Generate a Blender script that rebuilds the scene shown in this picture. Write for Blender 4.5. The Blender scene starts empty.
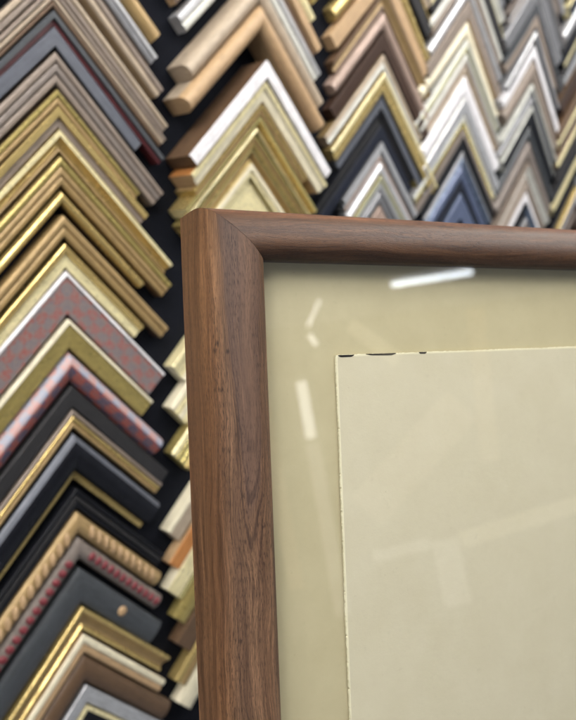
import bpy, bmesh, math, random
from mathutils import Matrix, Vector
sc = bpy.context.scene
COL = sc.collection
CZ = 1.5                                   # camera height above the shop floor

# ---------------------------------------------------------------- camera
cd = bpy.data.cameras.new('camera'); cam = bpy.data.objects.new('camera', cd); COL.objects.link(cam)
right = Vector((0.68677, -0.72687, 0.00353)).normalized()
fwd = Vector((0.71736, 0.67698, -0.16461)).normalized()
up = right.cross(fwd).normalized(); right = fwd.cross(up).normalized()
cam.matrix_world = Matrix(((right.x, up.x, -fwd.x, 0), (right.y, up.y, -fwd.y, 0), (right.z, up.z, -fwd.z, CZ), (0, 0, 0, 1)))
cd.sensor_fit = 'HORIZONTAL'; cd.sensor_width = 36; cd.lens = 36 * 700 / 576
cd.clip_start = 0.02; cd.clip_end = 60
cd.dof.use_dof = True; cd.dof.focus_distance = 0.375; cd.dof.aperture_fstop = 9.5
sc.camera = cam

# ---------------------------------------------------------------- light of the room, exposure
w = bpy.data.worlds.new('World'); sc.world = w; w.use_nodes = True
bg = w.node_tree.nodes['Background']; bg.inputs[0].default_value = (0.90, 0.94, 1.0, 1); bg.inputs[1].default_value = 0.27
sc.view_settings.view_transform = 'Standard'; sc.view_settings.look = 'None'
sc.view_settings.exposure = 0.23; sc.view_settings.gamma = 1
sc.cycles.use_denoising = True
sc.cycles.max_bounces = 6
sc.cycles.sample_clamp_indirect = 6
LAMP = 46.0                                # radiance of the ceiling tubes

# ---------------------------------------------------------------- helpers
def tag(o, label=None, cat=None, group=None, kind=None):
    if label: o['label'] = label
    if cat: o['category'] = cat
    if group: o['group'] = group
    if kind: o['kind'] = kind
    return o
def empty(name, M):
    o = bpy.data.objects.new(name, None); COL.objects.link(o); o.matrix_world = M; o.empty_display_size = .02; return o
def mesh_obj(name, verts, faces, mats, idx=None, parent=None, uv=None, smooth=False, M=None):
    me = bpy.data.meshes.new(name); me.from_pydata(verts, [], faces)
    for m in mats: me.materials.append(m)
    if idx:
        for p, i in zip(me.polygons, idx): p.material_index = i
    if uv:
        l = me.uv_layers.new(name='UVMap')
        for p in me.polygons:
            for li in p.loop_indices:
                l.data[li].uv = uv(p.index, me.loops[li].vertex_index)
    if smooth:
        for p in me.polygons: p.use_smooth = True
    me.update()
    o = bpy.data.objects.new(name, me); COL.objects.link(o)
    if parent: o.parent = parent
    if M is not None: o.matrix_world = M
    return o
def box(name, a, b, m, parent=None, bevel=0, M=None):
    bm = bmesh.new(); bmesh.ops.create_cube(bm, size=1)
    for v in bm.verts:
        v.co = Vector([(a[i] + b[i]) / 2 + v.co[i] * (b[i] - a[i]) for i in range(3)])
    if bevel: bmesh.ops.bevel(bm, geom=bm.edges[:], offset=bevel, segments=2, affect='EDGES')
    me = bpy.data.meshes.new(name); bm.to_mesh(me); bm.free(); me.materials.append(m)
    o = bpy.data.objects.new(name, me); COL.objects.link(o)
    if parent: o.parent = parent
    if M is not None: o.matrix_world = M
    return o

# ---------------------------------------------------------------- node helper
class NT:
    def __init__(s, name):
        s.m = bpy.data.materials.new(name); s.m.use_nodes = True; s.t = s.m.node_tree
        s.b = s.t.nodes['Principled BSDF']; s.out = s.t.nodes['Material Output']
    def n(s, typ, **k):
        x = s.t.nodes.new(typ)
        for a, v in k.items():
            if a.startswith('i_'):
                key = a[2:]; key = int(key) if key.isdigit() else key
                x.inputs[key].default_value = v
            else: setattr(x, a, v)
        return x
    def l(s, a, b): s.t.links.new(a, b)
    def math(s, op, a, b=None, c=None, clamp=False):
        x = s.n('ShaderNodeMath', operation=op); x.use_clamp = clamp
        for i, v in enumerate((a, b, c)):
            if v is None: continue
            if isinstance(v, (int, float)): x.inputs[i].default_value = v
            else: s.l(v, x.inputs[i])
        return x.outputs[0]
    def mix(s, f, a, b, mode='MIX'):
        x = s.n('ShaderNodeMix', data_type='RGBA', blend_type=mode)
        for k, v in ((0, f), (6, a), (7, b)):
            if isinstance(v, (int, float)): x.inputs[k].default_value = v
            elif isinstance(v, tuple): x.inputs[k].default_value = (*v[:3], 1)
            else: s.l(v, x.inputs[k])
        return x.outputs[2]
    def ramp(s, f, stops):
        x = s.n('ShaderNodeValToRGB'); e = x.color_ramp.elements
        while len(e) < len(stops): e.new(0.5)
        for i, (p, c) in enumerate(stops):
            e[i].position = p; e[i].color = (*c, 1) if isinstance(c, tuple) else (c, c, c, 1)
        s.l(f, x.inputs[0]); return x.outputs[0]
    def uvmap(s, scale, off=(0, 0, 0)):
        u = s.n('ShaderNodeUVMap'); m = s.n('ShaderNodeMapping'); m.inputs['Scale'].default_value = scale
        m.inputs['Location'].default_value = off
        s.l(u.outputs[0], m.inputs[0]); return m.outputs[0]
    def noise(s, vec, scale=1, detail=3, rough=.5, dist=0):
        x = s.n('ShaderNodeTexNoise', i_Scale=scale, i_Detail=detail, i_Roughness=rough, i_Distortion=dist)
        s.l(vec, x.inputs['Vector']); return x.outputs['Fac']
    def bump(s, h, dist, strength=1):
        b = s.n('ShaderNodeBump', i_Strength=strength, i_Distance=dist); s.l(h, b.inputs['Height']); s.l(b.outputs[0], s.b.inputs['Normal'])

# ---------------------------------------------------------------- moulding finishes
_fin = {}
def finish(name, col, metal=0.0, rough=.45, wear=None, amt=.5, bumpd=.0002):
    if name in _fin: return _fin[name]
    s = NT('finish_' + name); wear = wear or tuple(x * .55 for x in col)
    if max(col) < .07: s.b.inputs['Specular IOR Level'].default_value = .22
    v = s.uvmap((40, 260, 1)); f = s.noise(v, 1, 4, .6)
    v2 = s.uvmap((90, 90, 1)); g = s.noise(v2, 1, 3, .6)
    c1 = s.mix(s.ramp(f, [(0.3, 0.0), (0.75, 1.0)]), tuple(x * .72 for x in col), tuple(min(1, x * 1.12) for x in col))
    c2 = s.mix(s.math('MULTIPLY', s.ramp(g, [(0.5, 0.0), (0.75, 1.0)]), amt), c1, wear)
    s.l(c2, s.b.inputs['Base Color'])
    s.b.inputs['Metallic'].default_value = metal
    r = s.math('MULTIPLY_ADD', g, .3, rough - .15, clamp=True); s.l(r, s.b.inputs['Roughness'])
    s.bump(s.math('ADD', f, s.math('MULTIPLY', g, 0.45 if metal > .3 else .2)), bumpd, .6)
    _fin[name] = s.m; return s.m
FIN = {
 'pure': ((.88, .88, .88), 0, .4),
 'gold': ((.70, .53, .21), .65, .24), 'palegold': ((.88, .79, .46), .25, .30), 'brightgold': ((.92, .78, .32), .8, .20),
 'olivegold': ((.42, .34, .12), .45, .30), 'antique': ((.36, .25, .11), .3, .42), 'browngold': ((.40, .28, .13), .3, .42),
 'cream': ((.80, .74, .55), 0, .4), 'white': ((.84, .83, .86), 0, .35), 'taupe': ((.24, .195, .16), .1, .5),
 'palebeige': ((.43, .35, .26), .1, .5), 'greytaupe': ((.20, .17, .15), .15, .48), 'tan': ((.46, .31, .17), 0, .5),
 'orange': ((.45, .19, .055), 0, .45), 'brown': ((.11, .065, .035), 0, .5), 'darkbrown': ((.045, .025, .017), 0, .45),
 'maroon': ((.09, .016, .02), 0, .5), 'beadred': ((.17, .026, .034), 0, .5), 'slate': ((.055, .062, .07), .1, .45), 'bluegrey': ((.11, .12, .145), .2, .42),
 'charcoal': ((.026, .026, .028), 0, .55), 'black': ((.006, .007, .010), 0, .4), 'gloss': ((.010, .011, .015), .1, .22),
 'silver': ((.62, .63, .65), .6, .32), 'brightsilver': ((.80, .81, .84), .5, .36), 'pewter': ((.26, .265, .28), .5, .35),
 'steelblue': ((.15, .20, .29), .4, .30), 'periwinkle': ((.105, .135, .225), .3, .34), 'olivesilver': ((.46, .46, .30), .5, .34),
 'rosetaupe': ((.38, .28, .23), .2, .45), 'rawwood': ((.46, .33, .19), 0, .6), 'darkwood': ((.14, .09, .055), 0, .6),
 'greywhite': ((.64, .65, .60), .15, .4), 'navy': ((.012, .015, .026), 0, .4)}
def F(n):
    c, m, r = FIN[n]; return finish(n, c, m, r)

def pat_check(name, ca, cb, cc, cell=.013, soft=.02):
    """mottled blocks of two colours running along a moulding"""
    s = NT(name)
    nz = s.n('ShaderNodeTexNoise', i_Scale=1, i_Detail=4); s.l(s.uvmap((190, 190, 1)), nz.inputs['Vector'])
    uv = s.n('ShaderNodeUVMap'); mp = s.n('ShaderNodeMapping'); mp.inputs['Scale'].default_value = (1 / cell, 1 / (cell * .75), 1)
    s.l(uv.outputs[0], mp.inputs[0])
    add = s.n('ShaderNodeVectorMath', operation='MULTIPLY_ADD'); s.l(nz.outputs['Color'], add.inputs[0]); add.inputs[1].default_value = (.95, .95, 0); s.l(mp.outputs[0], add.inputs[2])
    ch = s.n('ShaderNodeTexChecker', i_Scale=1.0); s.l(add.outputs[0], ch.inputs[0])
    ch.inputs[1].default_value = (*ca, 1); ch.inputs[2].default_value = (*cb, 1)
    g = s.noise(s.uvmap((260, 260, 1)), 1, 4, .7)
    c = s.mix(s.ramp(g, [(0.40, 0.0), (0.60, .85)]), ch.outputs[0], cc)
    s.l(c, s.b.inputs['Base Color']); s.b.inputs['Roughness'].default_value = .42; s.bump(g, .0003, .5)
    return s.m
PAT = {
 'greyred': pat_check('pattern_grey_red', (.25, .075, .065), (.15, .135, .15), (.20, .165, .15), .0125),
 'redblue': pat_check('pattern_red_blue', (.27, .05, .03), (.035, .05, .10), (.16, .09, .09), .013),
 'pinkblue': pat_check('pattern_pink_blue', (.48, .25, .22), (.27, .32, .42), (.40, .33, .34), .013)}
def MT(n): return PAT[n] if n in PAT else F(n)

# ---------------------------------------------------------------- profiles: (across, height, finish of the face that ends here)
def flat(m): return [(0, .93, None), (.07, 1, m), (.93, 1, m), (1, .93, m)]
def rnd(m, lo=.55, hl=None):
    pts = [(0, lo, None)]
    for k in range(1, 11):
        a = math.pi * (1 - k / 10); x = .5 + .5 * math.cos(a); y = lo + (1 - lo) * math.sin(a)
        pts.append((x, y, hl if hl and 2 <= k <= 3 else m))
    return pts
def step(a, b, split=.5, hb=.72): return [(0, .95, None), (.06, 1, a), (split - .04, 1, a), (split, hb, a), (.95, hb, b), (1, hb - .05, b)]
def ridged(*ms):
    pts = [(0, .86, None)]; n = len(ms)
    for k, m in enumerate(ms):
        x0, x1 = k / n, (k + 1) / n; t = x1 - x0
        hh = 1 - .05 * k
        for fx, fy in ((.12, .95), (.3, 1.0), (.7, 1.0), (.88, .95), (1.0, .82)):
            pts.append((x0 + t * fx, fy * hh, m))
    return pts
def scoop(l1, c, l2, a=.2, b=.85, d=.45):
    pts = [(0, .93, None), (.03, 1, l1), (a, 1, l1)]
    for k in range(1, 7):
        t = k / 7; pts.append((a + (b - a) * t, 1 - d * math.sin(math.pi * (t * .75)), c))
    e = 1 - d * math.sin(math.pi * .75)
    pts += [(b, e + .05, l2), (.97, e + .08, l2), (1, e, l2)]
    return pts
def edged(e, m, f=.14): return [(0, .95, None), (.04, 1, e), (f, 1, e), (f + .02, .93, m), (.96, .88, m), (1, .82, m)]

def arm(w_, L, th, prof, side, inner, end, mirror, beads=None):
    """one mitred arm; local x along wall, z up, y 0 = board, -y = towards the room; apex at the origin"""
    pts = [(0, 0, None)] + [(u * w_, h * th, m) for u, h, m in prof] + [(w_, 0, inner)]
    mats = []; 
    def mi(n):
        if n not in mats: mats.append(n)
        return mats.index(n)
    verts = []; uvs = []
    r = 1 / math.sqrt(2); sx = -1 if mirror else 1
    acc = 0; arc = []
    for k, (u, h, m) in enumerate(pts):
        if k: acc += math.hypot(u - pts[k - 1][0], h - pts[k - 1][1])
        arc.append(acc)
    for k, (u, h, m) in enumerate(pts):
        for a in (u, L - .0006 * (h > th * .8)):
            # along = (sx,-1)*r ; across (towards inside, below) = (-sx,-1)*r
            x = sx * (a - u) * r; z = -(a + u) * r
            verts.append((x, -h, z)); uvs.append((a, arc[k]))
    faces = []; idx = []
    n = len(pts)
    for k in range(n - 1):
        q = [2 * k, 2 * k + 1, 2 * k + 3, 2 * k + 2]
        faces.append(q if not mirror else q[::-1])
        m = pts[k + 1][2]
        idx.append(mi(side if k == 0 else (inner if k == n - 2 else m)))
    f = [2 * k + 1 for k in range(n)]; faces.append(f[::-1] if not mirror else f); idx.append(mi(end))
    f = [2 * k for k in range(n)]; faces.append(f if not mirror else f[::-1]); idx.append(mi(end))
    q = [0, 2 * (n - 1), 2 * (n - 1) + 1, 1]; faces.append(q if not mirror else q[::-1]); idx.append(mi(end))
    if beads:
        kind, bm_, sp, u0, rad, hh = beads
        a = w_ + sp
        while a < L - sp * .4:
            c0 = len(verts); seg, rg = 8, 4
            for i in range(rg + 1):
                ph = math.pi / 2 * i / rg
                for j in range(seg):
                    t = 2 * math.pi * j / seg
                    da, du = rad[0] * math.cos(ph) * math.cos(t), rad[1] * math.cos(ph) * math.sin(t)
                    if kind == 'rope': da += du * .7
                    aa, uu, h = a + da, u0 * w_ + du, hh * th + rad[2] * math.sin(ph)
                    verts.append((sx * (aa - uu) * r, -h, -(aa + uu) * r)); uvs.append((aa, uu))
            for i in range(rg):
                for j in range(seg):
                    q = [c0 + i * seg + j, c0 + i * seg + (j + 1) % seg, c0 + (i + 1) * seg + (j + 1) % seg, c0 + (i + 1) * seg + j]
                    faces.append(q if mirror else q[::-1]); idx.append(mi(bm_))
            a += sp
    return verts, faces, idx, [MT(x) for x in mats], uvs

BOARD_Y = 0.6512
proj_c = (right, up, fwd)
def px(x, y, z):
    v = Vector((x, y, z - CZ)); d = v.dot(fwd)
    return 288 + 700 * v.dot(right) / d, 360 - 700 * v.dot(up) / d
def seen(x, v, Ll, Lr, w_, th):
    for sgn, L in ((-1, Ll), (1, Lr)):
        k = 0.0
        while k <= 1.001:
            for off in (0, w_):
                a = off + (L - off) * k
                p = px(x + sgn * (a - off) * .7071, BOARD_Y - th, CZ + v - (a + off) * .7071)
                if -14 < p[0] < 590 and -14 < p[1] < 734 and not (p[0] > 186 + (p[1] - 215) * .04 and p[1] > 208 + (p[0] - 200) * .06 ): return True
            k += .1
    return False

# ---------------------------------------------------------------- the display wall behind
def fabric():
    s = NT('black_felt'); tc = s.n('ShaderNodeTexCoord')
    g = s.noise(tc.outputs['Object'], 900, 3, .7)
    s.l(s.ramp(g, [(0.3, (.002, .0025, .005)), (.8, (.007, .009, .015))]), s.b.inputs['Base Color'])
    s.b.inputs['Roughness'].default_value = .95; s.b.inputs['Specular IOR Level'].default_value = .15
    s.bump(g, .001, .5); return s.m
FELT = fabric()
tag(box('display_wall', (-1.4, BOARD_Y + .0005, -.0), (3.4, BOARD_Y + .05, 2.75), FELT), 'black felt covered display wall behind the rows of frame corner samples', 'wall')

GROUP = 'moulding corner samples on the black display wall'
COLNAME = {1: 'far left column', 2: 'second column', 3: 'third column', 4: 'fourth column', 5: 'fifth column', 6: 'far right column'}
CX = {1: .355, 2: .608, 3: .873, 4: 1.108, 5: 1.365, 6: 1.615}
used_labels = {}
def sample(col, v, Ll, Lr, w_, th, prof, side, inner, end, look, above, beads=None, rosette=None, tilt=0, dx=0):
    x = CX[col] + dx; th *= .55
    if not seen(x, v, Ll, Lr, w_, th): return None
    root = empty('corner_sample', Matrix.Translation((x, BOARD_Y, CZ + v)) @ Matrix.Rotation(math.radians(tilt), 4, 'Y'))
    lab = f'{look} corner sample, {COLNAME[col]}' + (f', under {above.split(" with ")[0]}' if above else ', topmost')
    if len(lab.replace('-', ' ').split()) > 16: lab = lab.replace(' corner sample', ' sample', 1)
    if len(lab.replace('-', ' ').split()) > 16: lab = lab.replace(' sample', '', 1)
    assert lab not in used_labels, lab
    used_labels[lab] = 1
    tag(root, lab, 'frame sample', GROUP)
    for mir, L in ((False, Lr), (True, Ll)):
        vs, fs, ix, ms, uvs = arm(w_, L, th, prof, side, inner, end, mir, beads)
        o = mesh_obj('moulding_arm', vs, fs, ms, ix, root, uv=lambda p, i: uvs[i])
    if rosette:
        bm = bmesh.new(); bmesh.ops.create_uvsphere(bm, u_segments=16, v_segments=8, radius=.0058)
        for q in bm.verts: q.co.y *= .5
        me = bpy.data.meshes.new('rosette'); bm.to_mesh(me); bm.free(); me.materials.append(F('tan'))
        o = bpy.data.objects.new('rosette', me); COL.objects.link(o); o.parent = root
        a, u = rosette; o.location = ((a - u) * .7071, -th, -(a + u) * .7071)
    return root

# (v of the apex, left arm, right arm, width, depth, profile, outer side, inner side, end, look[, extras])
D_ = dict
C1 = [
 (.338, .160, .172, .018, .030, rnd('antique'), 'antique', 'rawwood', 'rawwood', 'rounded antique gold'),
 (.310, .165, .166, .014, .028, ridged('silver', 'pewter'), 'pewter', 'darkwood', 'pewter', 'ridged silver and pewter'),
 (.286, .165, .176, .014, .029, ridged('taupe', 'palebeige'), 'taupe', 'rawwood', 'rawwood', 'two-reeded taupe and beige'),
 (.252, .165, .181, .0120, .030, ridged('palebeige', 'taupe'), 'greytaupe', 'greytaupe', 'palebeige', 'pale beige reeded'),
 (.234, .165, .176, .0130, .030, ridged('taupe', 'palebeige', 'brown'), 'brown', 'brown', 'taupe', 'brown and beige reeded'),
 (.213, .165, .1735, .0095, .030, step('slate', 'maroon', .55, .8), 'slate', 'maroon', 'slate', 'narrow slate and maroon'),
 (.1985, .16, .134, .0125, .029, flat('bluegrey'), 'slate', 'black', 'bluegrey', 'flat blue grey'),
 (.1765, .165, .1722, .0205, .030, ridged('taupe', 'greytaupe', 'taupe'), 'taupe', 'greytaupe', 'taupe', 'wide taupe reeded'),
 (.143, .165, .128, .0110, .030, ridged('olivegold', 'browngold'), 'brown', 'brown', 'olivegold', 'olive and brown gold'),
 (.1275, .165, .140, .0135, .030, step('gold', 'taupe', .5, .8), 'browngold', 'browngold', 'gold', 'gold with a taupe inner step'),
 (.1062, .165, .184, .0140, .030, scoop('palegold', 'gold', 'browngold', .3), 'gold', 'olivegold', 'gold', 'long pale gold scooped'),
 (.0815, .165, .181, .0190, .030, ridged('olivegold', 'browngold', 'antique'), 'antique', 'brown', 'olivegold', 'three-ridged olive brown'),
 (.0500, .165, .131, .0095, .029, rnd('gold', .5), 'gold', 'darkbrown', 'gold', 'slim rounded gold'),
 (.0262, .165, .172, .0150, .030, ridged('browngold', 'antique'), 'antique', 'darkbrown', 'browngold', 'dull brown gold double-ridged'),
 (-.0015, .165, .126, .0165, .030, step('gold', 'palegold', .4, .86), 'gold', 'antique', 'palegold', 'bright pale gold stepped'),
 (-.0282, .165, .1655, .0300, .030, edged('white', 'greyred', .10), 'white', 'maroon', 'greyred', 'wide grey and red mottled'),
 (-.0755, .165, .140, .0205, .031, edged('cream', 'olivegold', .16), 'cream', 'olivegold', 'olivegold', 'olive gold with a cream edge'),
 (-.1085, .165, .1615, .0215, .032, [(0, .6, None), (.1, .8, 'pinkblue'), (.3, .97, 'pinkblue'), (.42, 1, 'pinkblue'), (.58, .97, 'redblue'), (.85, .8, 'redblue'), (1, .6, 'redblue')], 'pinkblue', 'redblue', 'redblue', 'red and blue chequered rounded'),
 (-.1435, .165, .1670, .0155, .029, flat('charcoal'), 'charcoal', 'black', 'charcoal', 'flat charcoal'),
 (-.1675, .165, .1525, .0140, .029, ridged('taupe', 'gold', 'browngold'), 'taupe', 'antique', 'gold', 'taupe and gold striped'),
 (-.1925, .165, .1480, .0350, .036, [(u * .84, h, m) for u, h, m in rnd('gloss', .5, 'bluegrey')] + [(.85, .42, 'gold'), (1, .40, 'gold')], 'slate', 'gold', 'gloss', 'deep glossy black rounded'),  # the blue-grey band is a highlight painted onto the black round
 (-.2515, .165, .1560, .0160, .028, ridged('black', 'charcoal', 'black'), 'black', 'black', 'charcoal', 'matt black ridged'),
 (-.2773, .165, .1500, .0175, .031, rnd('browngold', .6), 'tan', 'antique', 'tan', 'tan rope ornament', D_(beads=('rope', 'tan', .0118, .5, (.0046, .0062, .0044), .93))),
 (-.3054, .165, .1500, .0175, .031, rnd('greytaupe', .6), 'greytaupe', 'tan', 'maroon', 'grey with dark red beads', D_(beads=('bead', 'beadred', .0105, .5, (.0046, .0052, .0030), .95))),
 (-.3400, .165, .1480, .0290, .030, rnd('slate', .7), 'slate', 'slate', 'slate', 'wide dark slate with a tan rosette', D_(rosette=(.082, .0135))),
 (-.384, .165, .158, .020, .030, scoop('gold', 'browngold', 'gold'), 'gold', 'rawwood', 'gold', 'scooped gold'),
 (-.416, .165, .150, .016, .029, ridged('cream', 'tan'), 'tan', 'rawwood', 'cream', 'cream and tan reeded'),
 (-.441, .165, .162, .023, .031, rnd('brown', .6), 'brown', 'rawwood', 'brown', 'rounded dark brown'),
 (-.476, .165, .152, .015, .029, flat('silver'), 'pewter', 'darkwood', 'silver', 'flat silver'),
 (-.500, .165, .158, .026, .030, edged('palegold', 'black', .16), 'palegold', 'black', 'black', 'black with a gold edge'),
 (-.541, .165, .150, .017, .029, ridged('antique', 'gold'), 'antique', 'rawwood', 'gold', 'antique gold double-ridged'),
]
C2 = [
 (.640, .17, .18, .022, .030, flat('tan'), 'tan', 'rawwood', 'tan', 'flat tan'),
 (.604, .16, .18, .018, .030, ridged('gold', 'browngold'), 'gold', 'rawwood', 'gold', 'ridged two-tone gold'),
 (.575, .17, .17, .024, .032, rnd('brown', .6), 'brown', 'rawwood', 'brown', 'thick rounded brown'),
 (.537, .16, .18, .018, .030, scoop('gold', 'palegold', 'gold'), 'gold', 'rawwood', 'gold', 'scooped gold'),
 (.508, .17, .165, .016, .030, flat('cream'), 'cream', 'rawwood', 'cream', 'flat cream'),
 (.482, .165, .18, .024, .030, edged('gold', 'darkbrown'), 'gold', 'brown', 'darkbrown', 'dark brown with a gold edge'),
 (.445, .17, .18, .020, .030, ridged('olivegold', 'gold', 'olivegold'), 'olivegold', 'rawwood', 'gold', 'olive gold reeded'),
 (.412, .17, .17, .015, .030, rnd('palegold', .6), 'palegold', 'rawwood', 'palegold', 'rounded pale gold'),
 (.387, .17, .185, .024, .030, step('tan', 'brown'), 'tan', 'rawwood', 'tan', 'tan and brown stepped'),
 (.349, .155, .18, .019, .030, ridged('silver', 'greywhite'), 'silver', 'rawwood', 'silver', 'silver and off-white reeded'),
 (.3010, .160, .165, .0190, .060, rnd('palebeige', .7), 'palebeige', 'antique', 'palebeige', 'rounded pale beige'),
 (.2720, .168, .163, .0200, .068, rnd('tan', .7), 'palebeige', 'rawwood', 'tan', 'blunt-ended tan'),
 (.2100, .167, .165, .0140, .080, flat('white'), 'brown', 'greytaupe', 'brown', 'deep white-faced'),
 (.1880, .162, .160, .0160, .073, edged('palegold', 'cream', .35), 'orange', 'tan', 'tan', 'tan-sided cream and pale gold'),
 (.1635, .150, .115, .0098, .062, ridged('gold', 'browngold'), 'browngold', 'darkbrown', 'gold', 'brown gold double-ridged'),
 (.1490, .162, .150, .0120, .056, scoop('brightgold', 'gold', 'palegold', .3, .8, .35), 'gold', 'darkbrown', 'palegold', 'shining gold lipped'),
 (.1315, .158, .150, .0122, .040, ridged('brightgold', 'antique', 'gold'), 'olivegold', 'darkbrown', 'gold', 'yellow gold triple-ridged'),
 (.1135, .145, .142, .0115, .030, scoop('brightgold', 'antique', 'gold'), 'gold', 'antique', 'gold', 'dark olive gold scooped'),
 (.0960, .130, .130, .0115, .030, step('cream', 'palegold', .5, .85), 'palegold', 'olivegold', 'cream', 'cream gold stepped'),
 (.0780, .110, .110, .0550, .016, flat('palegold'), 'palegold', 'rawwood', 'palegold', 'plain pale gold very wide'),
 (-.0125, .1800, .17, .0290, .030, scoop('palegold', 'palegold', 'cream', .15, .85, .2), 'palegold', 'rawwood', 'cream', 'pale gold shallow scooped'),
 (-.0566, .1850, .17, .0350, .030, ridged('cream', 'palegold', 'cream', 'palegold'), 'cream', 'rawwood', 'palegold', 'pale cream gold four-reeded'),
 (-.1111, .1850, .17, .0380, .030, ridged('palegold', 'brightgold', 'brightgold', 'gold'), 'olivegold', 'rawwood', 'olivegold', 'shining gold four-ridged'),
 (-.1985, .1950, .17, .0250, .030, edged('cream', 'palebeige', .2), 'cream', 'rawwood', 'palebeige', 'beige with a cream lip'),
 (-.2355, .1960, .17, .0200, .028, flat('orange'), 'tan', 'rawwood', 'orange', 'orange tan'),
 (-.2650, .2010, .17, .0330, .030, step('palegold', 'brightgold', .7, .9), 'cream', 'rawwood', 'palegold', 'bright-stepped pale gold'),
 (-.3130, .1880, .17, .0240, .030, rnd('olivegold', .7), 'olivegold', 'rawwood', 'olivegold', 'rounded olive gold'),
 (-.3500, .1850, .17, .0300, .030, flat('brown'), 'brown', 'rawwood', 'brown', 'flat brown'),
 (-.3950, .1900, .17, .0220, .030, ridged('gold', 'antique'), 'gold', 'rawwood', 'gold', 'gold and antique ridged'),
 (-.4300, .1850, .17, .0300, .030, rnd('cream', .7), 'cream', 'rawwood', 'cream', 'rounded cream'),
]
C3 = [
 (.650, .17, .18, .022, .030, rnd('brown', .6), 'brown', 'rawwood', 'brown', 'rounded dark brown'),
 (.616, .16, .18, .018, .030, ridged('gold', 'palegold'), 'gold', 'rawwood', 'gold', 'ridged pale and yellow gold'),
 (.586, .17, .17, .024, .030, scoop('black', 'gold', 'black'), 'black', 'black', 'black', 'black lipped gold scooped'),
 (.548, .17, .18, .017, .030, flat('cream'), 'cream', 'rawwood', 'cream', 'flat cream'),
 (.520, .16, .18, .022, .030, rnd('antique', .6), 'antique', 'rawwood', 'antique', 'rounded antique gold'),
 (.486, .17, .17, .018, .030, ridged('taupe', 'palebeige'), 'taupe', 'rawwood', 'taupe', 'taupe and beige reeded'),
 (.456, .17, .18, .022, .030, edged('gold', 'charcoal'), 'gold', 'black', 'charcoal', 'charcoal with a gold edge'),
 (.420, .165, .18, .018, .030, rnd('gold', .6), 'gold', 'rawwood', 'gold', 'rounded yellow gold'),
 (.390, .17, .17, .020, .030, flat('tan'), 'tan', 'rawwood', 'tan', 'flat tan'),
 (.358, .165, .18, .018, .030, scoop('brown', 'browngold', 'brown'), 'brown', 'brown', 'brown', 'brown gold scooped'),
 (.328, .165, .190, .016, .030, rnd('rosetaupe', .6), 'rosetaupe', 'brown', 'rosetaupe', 'rounded rose brown'),
 (.300, .170, .180, .018, .029, flat('darkbrown'), 'darkbrown', 'black', 'darkbrown', 'flat dark brown'),
 (.270, .182, .150, .0150, .030, ridged('palebeige', 'greywhite'), 'antique', 'antique', 'palebeige', 'beige and off-white reeded'),
 (.2450, .168, .217, .0190, .034, step('palegold', 'gold', .3, .85), 'gold', 'olivegold', 'gold', 'wide yellow gold'),
 (.2170, .150, .195, .0150, .028, step('charcoal', 'bluegrey', .3, .9), 'charcoal', 'olivegold', 'slate', 'charcoal and slate blue'),
 (.1940, .240, .130, .0150, .030, scoop('black', 'charcoal', 'black'), 'black', 'black', 'black', 'black scooped long-armed'),
 (.1720, .225, .120, .0150, .028, flat('navy'), 'black', 'black', 'navy', 'near-black flat'),
 (.1480, .125, .142, .0090, .031, flat('silver'), 'pewter', 'black', 'silver', 'slim flat silver'),
 (.1345, .120, .135, .0085, .028, ridged('pewter', 'rosetaupe'), 'slate', 'black', 'pewter', 'pewter and rose reeded'),
 (.1200, .112, .118, .0120, .031, rnd('brightsilver', .6), 'silver', 'pewter', 'silver', 'polished silver rounded'),
 (.1000, .110, .115, .0130, .031, step('olivesilver', 'silver', .5, .9), 'olivegold', 'pewter', 'silver', 'greenish silver stepped'),
 (.0780, .095, .095, .0130, .030, rnd('pewter', .7), 'slate', 'black', 'pewter', 'rounded pewter'),
 (.0560, .080, .080, .0300, .029, flat('rosetaupe'), 'taupe', 'brown', 'rosetaupe', 'rose taupe wide'),
]
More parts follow.
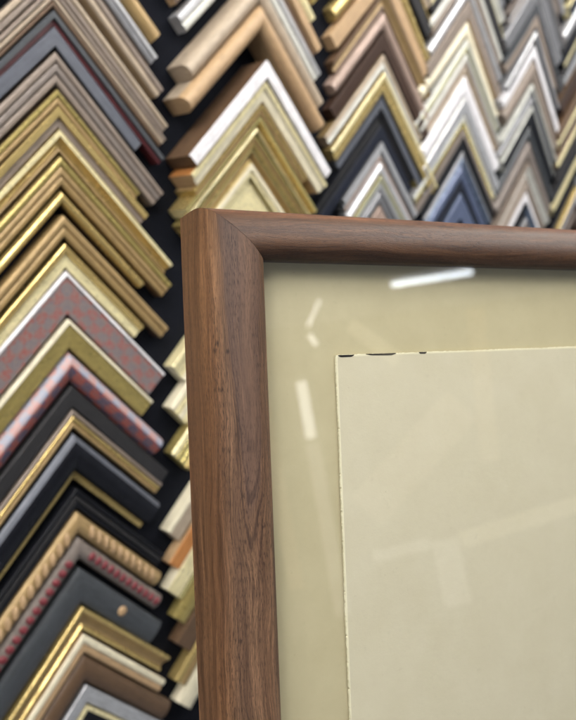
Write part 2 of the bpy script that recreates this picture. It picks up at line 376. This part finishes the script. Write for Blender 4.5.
C4 = [
 (.655, .17, .18, .022, .030, flat('greywhite'), 'greywhite', 'rawwood', 'greywhite', 'flat off-white'),
 (.620, .17, .18, .018, .030, ridged('silver', 'pewter'), 'silver', 'rawwood', 'silver', 'silver and pewter reeded'),
 (.590, .17, .18, .024, .030, rnd('white', .6), 'white', 'rawwood', 'white', 'rounded white'),
 (.552, .17, .18, .018, .030, flat('pewter'), 'pewter', 'black', 'pewter', 'flat pewter'),
 (.522, .17, .18, .022, .030, scoop('silver', 'greywhite', 'silver'), 'silver', 'rawwood', 'silver', 'silver scooped'),
 (.488, .17, .18, .018, .030, edged('palegold', 'charcoal'), 'palegold', 'black', 'charcoal', 'charcoal with a pale gold edge'),
 (.458, .17, .18, .022, .030, ridged('greywhite', 'taupe'), 'taupe', 'rawwood', 'taupe', 'off-white and taupe reeded'),
 (.424, .17, .18, .016, .030, rnd('silver', .6), 'silver', 'rawwood', 'silver', 'rounded silver'),
 (.398, .18, .18, .020, .030, flat('taupe'), 'taupe', 'rawwood', 'taupe', 'flat taupe'),
 (.366, .19, .18, .018, .030, rnd('cream', .6), 'cream', 'rawwood', 'cream', 'rounded cream'),
 (.337, .213, .18, .0120, .030, ridged('greywhite', 'olivesilver'), 'greywhite', 'rawwood', 'greywhite', 'narrow greenish white reeded'),
 (.3150, .194, .19, .0210, .030, ridged('greywhite', 'taupe', 'palebeige'), 'taupe', 'rawwood', 'greywhite', 'grey and tan triple-reeded'),
 (.2800, .184, .19, .0230, .031, rnd('white', .7), 'cream', 'greytaupe', 'white', 'broad white rounded'),
 (.2440, .175, .190, .0180, .031, flat('silver'), 'greywhite', 'taupe', 'silver', 'pale silver flat'),
 (.2160, .205, .180, .0130, .029, step('greywhite', 'brightgold', .45, .9), 'silver', 'greytaupe', 'greywhite', 'gold-edged silver', D_(beads=('bead', 'brightgold', .007, .72, (.0028, .0035, .002), .88))),
 (.1930, .200, .180, .0085, .030, flat('greytaupe'), 'taupe', 'black', 'greytaupe', 'slim grey taupe'),
 (.1760, .180, .170, .0120, .028, flat('black'), 'black', 'black', 'black', 'flat black'),
 (.1560, .165, .160, .0130, .031, ridged('pewter', 'steelblue'), 'pewter', 'navy', 'steelblue', 'pewter and steel blue reeded'),
 (.1340, .160, .150, .0170, .031, rnd('periwinkle', .7), 'steelblue', 'navy', 'periwinkle', 'rounded periwinkle blue'),
 (.1060, .140, .140, .0110, .029, flat('navy'), 'navy', 'navy', 'navy', 'flat navy'),
 (.0860, .120, .120, .0300, .031, flat('periwinkle'), 'steelblue', 'navy', 'periwinkle', 'wide flat periwinkle'),
]
def sweep(col, start, stop, seed, pal):
    rg = random.Random(seed); out = []; v = start; seenlook = set()
    word = {'silver': 'silver', 'pewter': 'pewter', 'greywhite': 'off-white', 'white': 'white', 'slate': 'slate', 'charcoal': 'charcoal',
            'black': 'black', 'navy': 'navy', 'steelblue': 'steel blue', 'periwinkle': 'periwinkle', 'taupe': 'taupe', 'palegold': 'pale gold',
            'bluegrey': 'blue grey', 'greytaupe': 'grey taupe', 'brown': 'brown', 'gold': 'gold', 'darkbrown': 'dark brown'}
    while v > stop:
        w_ = rg.choice([.012, .015, .018, .022, .026])
        for _ in range(60):
            a, b = rg.sample(pal, 2); k = rg.choice('frsmec')
            look = {'f': f'flat {word[a]}', 'r': f'rounded {word[a]}', 's': f'{word[a]} and {word[b]} stepped', 'm': f'{word[a]} and {word[b]} reeded',
                    'e': f'{word[b]} with {word[a]} edge', 'c': f'{word[a]} lipped {word[b]} scooped'}[k]
            if look not in seenlook: break
        seenlook.add(look)
        prof = {'f': flat(a), 'r': rnd(a, .6), 's': step(a, b), 'm': ridged(a, b), 'e': edged(a, b), 'c': scoop(a, b, a)}[k]
        out.append((v, rg.uniform(.155, .195), rg.uniform(.155, .195), w_, rg.uniform(.026, .034), prof, a, b, a, look))
        v -= w_ * 1.4142 + rg.uniform(.002, .009)
    return out
C5 = sweep(5, .70, .02, 11, ['silver', 'pewter', 'greywhite', 'slate', 'taupe', 'steelblue', 'white', 'black', 'greytaupe'])
C6 = sweep(6, .72, .05, 23, ['black', 'charcoal', 'silver', 'brown', 'palegold', 'navy', 'greytaupe', 'darkbrown', 'gold'])
rj = random.Random(4)
for ci, specs in ((1, C1), (2, C2), (3, C3), (4, C4), (5, C5), (6, C6)):
    above = None
    for k, sp in enumerate(specs):
        ex = sp[10] if len(sp) > 10 else {}
        ww = sp[3]
        if k + 1 < len(specs): ww = min(ww, (sp[0] - specs[k + 1][0]) / 1.4142 * .955 - .0003)
        tl = rj.uniform(-.7, .7) if (ci in (1, 2, 3, 4) and sp[0] < .33) else rj.uniform(-2.0, 2.0)
        r_ = sample(ci, sp[0], sp[1], sp[2], ww, *sp[4:9], sp[9], above, tilt=tl, **ex)
        if r_: above = sp[9]

# ---------------------------------------------------------------- the walnut picture frame
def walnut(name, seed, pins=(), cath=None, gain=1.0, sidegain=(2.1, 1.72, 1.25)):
    s = NT(name)
    uv = s.n('ShaderNodeUVMap'); sep = s.n('ShaderNodeSeparateXYZ'); s.l(uv.outputs[0], sep.inputs[0])
    A, Q = sep.outputs[0], sep.outputs[1]
    wob = s.noise(s.uvmap((9, 30, 1), (seed, 0, 0)), 1, 2, .5)
    wob2 = s.math('ADD', s.math('MULTIPLY', s.math('SUBTRACT', wob, .5), .016), s.math('MULTIPLY', s.math('SUBTRACT', s.noise(s.uvmap((60, 160, 1), (seed * 2, 0, 0)), 1, 2, .5), .5), .0022))
    Qw = s.math('ADD', Q, wob2)
    def vec(sa, sq, off):
        c = s.n('ShaderNodeCombineXYZ'); s.l(s.math('MULTIPLY_ADD', A, sa, off), c.inputs[0]); s.l(s.math('MULTIPLY', Qw, sq), c.inputs[1]); return c.outputs[0]
    band = s.noise(vec(5, 170, seed * 3), 1, 3, .55)
    fib = s.noise(vec(28, 900, seed * 5), 1, 4, .6)
    fine = s.noise(vec(90, 2600, seed * 7), 1, 3, .6)
    pore = s.noise(vec(260, 2300, seed * 9), 1, 2, .5)
    pm = s.ramp(pore, [(0.53, 0.0), (0.60, 1.0)])
    pdens = s.ramp(s.noise(vec(8, 90, seed * 2), 1, 2, .5), [(0.35, 0.25), (0.65, 1.0)])
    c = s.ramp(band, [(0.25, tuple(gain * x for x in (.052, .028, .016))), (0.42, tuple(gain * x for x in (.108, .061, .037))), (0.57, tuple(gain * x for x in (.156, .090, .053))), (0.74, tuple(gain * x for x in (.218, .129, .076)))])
    c = s.mix(.60, c, s.ramp(fib, [(0.28, (.12, .12, .12)), (0.72, (.88, .86, .82))]), 'OVERLAY')
    c = s.mix(.55, c, s.ramp(fine, [(0.3, (.22, .21, .20)), (0.7, (.78, .78, .76))]), 'OVERLAY')
    if cath:
        a0, q0, K, top = cath
        dq = s.math('SUBTRACT', Qw, q0)
        para = s.math('SUBTRACT', s.math('MULTIPLY', s.math('MULTIPLY', dq, dq), K), s.math('SUBTRACT', a0, A))    # 0 on the V, <0 inside
        para = s.math('ADD', para, s.math('MULTIPLY', s.math('SUBTRACT', s.noise(vec(40, 250, seed), 1, 3, .6), .5), .020))
        inside = s.ramp(s.math('MULTIPLY_ADD', para, -22, .42), [(0.40, 0.0), (0.75, 1.0)])
        c = s.mix(s.math('MULTIPLY', inside, .55), c, (.088, .056, .045))
        ring = s.math('SINE', s.math('MULTIPLY', para, 260))
        near = s.ramp(s.math('MULTIPLY', s.math('ABSOLUTE', para), 14), [(0.0, 1.0), (0.9, 0.12)])
        c = s.mix(s.math('MULTIPLY', s.math('MULTIPLY', s.ramp(s.math('MULTIPLY_ADD', ring, .5, .5), [(0.62, 0.0), (0.95, 1.0)]), near), .72), c, (.030, .016, .012))
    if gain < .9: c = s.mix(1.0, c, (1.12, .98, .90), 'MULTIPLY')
    # warmer, lighter outer wood; on the top rail this paints an edge highlight
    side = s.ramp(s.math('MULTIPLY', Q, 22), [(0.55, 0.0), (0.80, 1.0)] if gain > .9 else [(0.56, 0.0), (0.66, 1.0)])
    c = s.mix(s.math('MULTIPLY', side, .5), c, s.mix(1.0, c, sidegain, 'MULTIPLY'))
    c = s.mix(s.math('MULTIPLY', s.math('MULTIPLY', pm, pdens), .78), c, (.018, .009, .007))
    for (pa, pq, pr) in pins:
        da = s.math('MULTIPLY', s.math('SUBTRACT', A, pa), .7); dq = s.math('SUBTRACT', s.math('ADD', Q, s.math('MULTIPLY', s.math('SUBTRACT', fib, .5), .0012)), pq)
        d = s.math('SQRT', s.math('ADD', s.math('MULTIPLY', da, da), s.math('MULTIPLY', dq, dq)))
        k = s.ramp(s.math('DIVIDE', d, pr), [(0.2, .8), (1.0, 0.0)])
        c = s.mix(k, c, (.016, .009, .008))
    s.l(c, s.b.inputs['Base Color'])
    s.l(s.math('MULTIPLY_ADD', fib, .22, .40), s.b.inputs['Roughness'])
    s.b.inputs['Specular IOR Level'].default_value = .30
    s.b.inputs['Coat Weight'].default_value = .08; s.b.inputs['Coat Roughness'].default_value = .35
    h = s.math('SUBTRACT', s.math('MULTIPLY', fine, .3), s.math('MULTIPLY', pm, .8)); s.bump(h, .00018, .55)
    return s.m

Hf = Vector((.92807, -.37102, -.03219)).normalized()
Nf = Vector((.36077, .91712, -.16950)); Nf = (Nf - Hf * Nf.dot(Hf)).normalized()
Uf = Hf.cross(Nf).normalized()           # up along the frame
if Uf.z < 0: Uf = -Uf
O = Vector((.25586, .25869, CZ - .00807))    # inner top-left corner of the rails
MF = Matrix(((Hf.x, Nf.x, Uf.x, O.x), (Hf.y, Nf.y, Uf.y, O.y), (Hf.z, Nf.z, Uf.z, O.z), (0, 0, 0, 1)))
IW, IH = .40, .50
frame = empty('picture_frame', MF)
tag(frame, 'large walnut picture frame with rounded rails holding a floated cream sheet behind glass', 'picture frame')
PROF = [(0, .0130), (0, .0012), (.0003, .0004), (.0012, -.0004), (.003, -.0018), (.0055, -.0031), (.0080, -.0036), (.0110, -.0031), (.0140, -.0020), (.0170, -.0006),
        (.0200, .0013), (.0225, .0034), (.0245, .0058), (.0262, .0088), (.0274, .0122), (.0283, .0165), (.0289, .0220), (.0292, .0300), (.0292, .0490), (.006, .0490), (.006, .0130)]
arc = [0]
for a, b in zip(PROF, PROF[1:]): arc.append(arc[-1] + math.dist(a, b))
def rail(start, along, out, length, mat, ext=True):
    """mitred rail: start = inner corner, along = unit direction, out = direction from the opening outwards"""
    vs, uvs, fs = [], [], []
    NS = 24
    for j in range(NS + 1):
        for k, (u, d) in enumerate(PROF):
            a = -u + .00010 + (length + 2 * u - .00020) * j / NS
            p = start + along * a + out * u + Vector((0, d, 0)); vs.append(tuple(p)); uvs.append((a + .1, arc[k] - arc[1]))
    n = len(PROF)
    for j in range(NS):
        for k in range(n):
            k2 = (k + 1) % n
            fs.append((j * n + k, j * n + k2, (j + 1) * n + k2, (j + 1) * n + k))
    fs.append(tuple(range(n))[::-1]); fs.append(tuple(NS * n + k for k in range(n)))
    def uvf(p, i): return uvs[i]
    o = mesh_obj('rail', vs, fs, [mat], None, frame, uv=uvf)
    for p in o.data.polygons:
        p.use_smooth = True
    o.data.polygons[-1].use_smooth = False; o.data.polygons[-2].use_smooth = False
    bm = bmesh.new(); bm.from_mesh(o.data); bmesh.ops.recalc_face_normals(bm, faces=bm.faces)
    for e in bm.edges:
        if e.calc_face_angle(0) > math.radians(42): e.smooth = False
    bm.to_mesh(o.data); bm.free()
    return o
X, Z = Vector((1, 0, 0)), Vector((0, 0, 1))
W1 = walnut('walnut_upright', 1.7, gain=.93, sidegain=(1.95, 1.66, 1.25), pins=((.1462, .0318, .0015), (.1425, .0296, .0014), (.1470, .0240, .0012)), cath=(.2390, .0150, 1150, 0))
W2 = walnut('walnut_top', 6.3, gain=.38, sidegain=(3.3, 2.9, 2.8))  # darker base tone; sidegain paints an edge highlight into the colour
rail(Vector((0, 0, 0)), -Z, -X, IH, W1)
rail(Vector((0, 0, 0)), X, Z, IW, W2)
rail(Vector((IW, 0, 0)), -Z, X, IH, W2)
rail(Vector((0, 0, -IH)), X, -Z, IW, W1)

def paper_mat(name, c1, c2, sc1, bumpd, edge=None):
    s = NT(name); tc = s.n('ShaderNodeTexCoord'); ob = tc.outputs['Object']
    a = s.noise(ob, sc1, 4, .6); b = s.noise(ob, 900, 3, .6); d = s.noise(ob, 260, 4, .65)
    c = s.mix(s.ramp(a, [(0.3, 0.0), (0.7, 1.0)]), c1, c2)
    c = s.mix(s.ramp(d, [(0.62, 0.0), (0.74, .22)]), c, tuple(x * .7 for x in c1))
    fibv = s.n('ShaderNodeMapping'); fibv.inputs['Scale'].default_value = (1, 1, 5); s.l(ob, fibv.inputs[0])
    fb = s.noise(fibv.outputs[0], 420, 3, .7, .8)
    c = s.mix(s.ramp(fb, [(0.55, 0.0), (0.8, .35)]), c, tuple(min(1, x * 1.14) for x in c2))
    sp = s.noise(ob, 700, 2, .5)
    c = s.mix(s.ramp(sp, [(0.73, 0.0), (0.80, .55)]), c, (.20, .13, .07))
    s.l(c, s.b.inputs['Base Color']); s.b.inputs['Roughness'].default_value = .85; s.b.inputs['Specular IOR Level'].default_value = .2
    s.bump(s.math('ADD', s.math('MULTIPLY', b, .4), d), bumpd, .5); return s.m
MATM = paper_mat('mat_board', (.50, .447, .305), (.535, .482, .335), 60, .00012)
PAPM = paper_mat('old_paper', (.60, .555, .435), (.635, .592, .475), 55, .00025)
EDGM = paper_mat('paper_edge', (.74, .70, .54), (.80, .76, .60), 60, .0002)
PAPM.node_tree.nodes['Principled BSDF'].inputs['Roughness'].default_value = .8
MATM.name = 'mat_board'
box('mat_board', (-.0055, .0112, -IH - .0055), (IW + .0055, .0128, .0055), MATM, frame)
# glass
s = NT('picture_glass'); s.t.nodes.remove(s.b)
tr = s.n('ShaderNodeBsdfTransparent'); gl = s.n('ShaderNodeBsdfGlossy', i_Roughness=.015); lw = s.n('ShaderNodeLayerWeight', i_Blend=.5)
tr.inputs[0].default_value = (.985, .99, .975, 1)
fc = s.math('POWER', lw.outputs['Facing'], 5.0); fr = s.math('MULTIPLY_ADD', fc, .96, .042)
mx = s.n('ShaderNodeMixShader'); s.l(fr, mx.inputs[0]); s.l(tr.outputs[0], mx.inputs[1]); s.l(gl.outputs[0], mx.inputs[2]); s.l(mx.outputs[0], s.out.inputs[0])
box('glass', (-.0055, .0028, -IH - .0055), (IW + .0055, .0048, .0055), s.m, frame)
# spacer between glass and mat board
# floated sheet with a deckled rim
PX0, PX1, PZ1, PZ0 = .0446, IW - .0446, -.0506, -IH + .0506
rg = random.Random(9)
def sheet():
    ring = []
    def edge(p, q, n, nx, nz):
        for i in range(n):
            t = i / n; j = rg.uniform(-.00030, .00012) + .00010 * math.sin(t * 37 + nx * 3) - (.0005 * rg.random() if rg.random() < .07 else 0)
            ring.append((p[0] + (q[0] - p[0]) * t + nx * j, p[1] + (q[1] - p[1]) * t + nz * j))
    edge((PX0, PZ1), (PX1, PZ1), 420, 0, 1); edge((PX1, PZ1), (PX1, PZ0), 460, 1, 0)
    edge((PX1, PZ0), (PX0, PZ0), 420, 0, -1); edge((PX0, PZ0), (PX0, PZ1), 460, -1, 0)
    n = len(ring); cxm, czm = (PX0 + PX1) / 2, (PZ0 + PZ1) / 2
    def inset(d): return [(min(max(x, PX0 + d), PX1 - d), min(max(z, PZ0 + d), PZ1 - d)) for x, z in ring]
    lv = [(ring, .0101), (ring, .0090), (inset(.0003), .0088), (inset(.0011), .00885)]
    vs = [(x, y, z) for r_, y in lv for x, z in r_]; fs, ix = [], []
    for a in range(3):
        for i in range(n):
            fs.append((a * n + i, a * n + (i + 1) % n, (a + 1) * n + (i + 1) % n, (a + 1) * n + i)); ix.append(1)
    fs.append(tuple(3 * n + i for i in range(n))); ix.append(0); fs.append(tuple(range(n))[::-1]); ix.append(0)
    return mesh_obj('paper_sheet', vs, fs, [PAPM, EDGM], ix, frame)
paper = sheet()
INK = NT('black_ink'); INK.b.inputs['Base Color'].default_value = (.012, .009, .010, 1); INK.b.inputs['Roughness'].default_value = .7
def mark(x0, x1, z, t0, t1):
    n = 14; top, bot = [], []
    for i in range(n + 1):
        t = i / n; th = (t0 + (t1 - t0) * t) * min(1, .35 + 4 * min(t, 1 - t)); x = x0 + (x1 - x0) * t
        top.append((x, z + rg.uniform(-.00006, .00006))); bot.append((x, z - th))
    ring = top + bot[::-1]; m = len(ring)
    vs = [(x, .00872, z_) for x, z_ in ring] + [(x, .00880, z_) for x, z_ in ring]
    fs = [tuple(range(m))[::-1], tuple(range(m, 2 * m))] + [(i, (i + 1) % m, m + (i + 1) % m, m + i) for i in range(m)]
    mesh_obj('ink_mark', vs, fs, [INK.m], None, paper)
mark(.0460, .0562, -.0507, .0013, .0012)
mark(.0640, .0840, -.0506, .0008, .0014)
mark(.1000, .1055, -.0506, .0010, .0011)
box('foam_mount', (PX0 + .02, .0100, PZ0 + .02), (PX1 - .02, .0113, PZ1 - .02), EDGM, frame)
box('backing_board', (-.0058, .0132, -IH - .0058), (IW + .0058, .0160, .0058), F('rawwood'), frame)

# ---------------------------------------------------------------- shop lights and what the glass mirrors
def emis(name, col, st):
    s = NT(name); s.b.inputs['Emission Color'].default_value = (*col, 1); s.b.inputs['Emission Strength'].default_value = st
    s.b.inputs['Base Color'].default_value = (.8, .8, .8, 1); return s.m
TUBE = emis('lit_tube', (1.0, .955, .90), LAMP)
WHT = F('white')
def batten(p, q, label):
    p, q = Vector(p), Vector(q); d = (q - p); L = d.length; ang = math.atan2(d.y, d.x)
    root = empty('ceiling_light', Matrix.Translation((p + q) / 2) @ Matrix.Rotation(ang, 4, 'Z'))
    tag(root, label, 'ceiling light', 'tube lights of the shop ceiling')
    box('housing', (-L / 2 - .02, -.05, .045), (L / 2 + .02, .05, .10), WHT, root, .006)
    bm = bmesh.new(); bmesh.ops.create_cone(bm, cap_ends=True, segments=20, radius1=.030, radius2=.030, depth=L)
    bmesh.ops.rotate(bm, verts=bm.verts, cent=(0, 0, 0), matrix=Matrix.Rotation(math.pi / 2, 3, 'Y'))
    bmesh.ops.bevel(bm, geom=[e for e in bm.edges if len(e.link_faces) == 2 and e.calc_face_angle() > 1.2], offset=.018, segments=3, affect='EDGES')
    me = bpy.data.meshes.new('tube'); bm.to_mesh(me); bm.free(); me.materials.append(TUBE)
    o = bpy.data.objects.new('tube', me); COL.objects.link(o); o.parent = root
zc = CZ + 1.25

TUBE_FAR = emis('lit_tube_cool', (.86, .93, 1.0), 15)
def tube_light(*a): batten(*a)
tube_light((1.55, -5.09, zc), (2.24, -5.00, zc - .035), 'short cool tube light far back in the shop, mirrored in the picture glass')
far = [o for o in bpy.data.objects if o.name.startswith('tube')][-1]; far.data.materials[0] = TUBE_FAR; far.scale = (1, .78, .78)
tube_light((-.9, -.12, zc), (.5, -.12, zc), 'tube light overhead, close in front of the display wall, further left')
tube_light((.8, -.12, zc), (2.2, -.12, zc), 'tube light overhead, close in front of the display wall, further right')
tube_light((-.9, -.7, zc), (.5, -.7, zc), 'tube light of the second row overhead, further left')
tube_light((.8, -.7, zc), (2.2, -.7, zc), 'tube light of the second row overhead, further right')
tube_light((-1.25, .45, zc - .1), (-1.25, -.95, zc - .1), 'tube light set crosswise left of the frame')
tube_light((-1.6, .45, zc - .25), (-1.6, -.95, zc - .25), 'tube light set crosswise at the left end of the ceiling')
# the storage rack behind the photographer with pale mouldings leaning on it; only the picture glass shows it
tag(box('storage_rack', (-.5, -1.72, 0), (1.8, -1.66, CZ + .325), F('charcoal')), 'dark storage rack behind the photographer, mirrored faintly in the glass', 'rack')
def lath(p, q, wd, m, label):
    p, q = Vector(p), Vector(q); d = q - p
    M = Matrix.Translation((p + q) / 2) @ Matrix.Rotation(-math.atan2(d.z, d.x), 4, 'Y')
    o = box('moulding_length', (-d.length / 2, -.008, -wd / 2), (d.length / 2, .008, wd / 2), m, None, .003, M)
    tag(o, label, 'added strip lamp' if 'lamp' in label else 'moulding', 'added lamps on the storage rack' if 'lamp' in label else 'pale mouldings on the storage rack')
    if 'lamp' in label: o.name = 'added_strip_lamp'
GLOW_STRIP = emis('added_glow_strip', (1.0, .97, .92), 3.4)  # added glowing strips, out of view, that make bright streaks in the glass
lath((.4150, -1.62, CZ + .135), (.4215, -1.62, CZ - .05), .034, GLOW_STRIP, 'short upright added strip lamp on the storage rack, mirrored bright in the glass')
lath((.4235, -1.62, CZ - .065), (.441, -1.62, CZ - .60), .046, F('pure'), 'long white moulding upright on the storage rack, mirrored in the glass')
lath((.515, -1.62, CZ + .395), (.462, -1.62, CZ + .31), .014, GLOW_STRIP, 'thin added strip lamp leaning high on the storage rack, upper one')
lath((.462, -1.62, CZ + .285), (.482, -1.62, CZ + .245), .018, GLOW_STRIP, 'stubby added strip lamp high on the storage rack, lower one')
lath((.56, -1.62, CZ - .44), (.745, -1.62, CZ - .425), .034, F('pure'), 'white moulding lying across the storage rack')
lath((.79, -1.62, CZ - .42), (.80, -1.62, CZ - .62), .085, F('pure'), 'white moulding standing under the white cross moulding')
lath((.56, -1.62, CZ - .30), (.92, -1.62, CZ - .01), .13, F('palebeige'), 'broad beige moulding leaning diagonally on the storage rack')
lath((.84, -1.62, CZ - .43), (1.25, -1.62, CZ - .37), .05, F('cream'), 'cream moulding lying at the right end of the storage rack')
lath((.60, -1.62, CZ + .30), (.74, -1.62, CZ + .16), .05, F('cream'), 'short cream moulding leaning near the rack top')
lath((.28, -1.62, CZ + .1), (.31, -1.62, CZ - .5), .05, F('tan'), 'tan moulding upright at the left of the storage rack')
lath((1.02, -1.62, CZ + .3), (.98, -1.62, CZ - .2), .06, F('browngold'), 'dull gold moulding upright on the right of the storage rack')
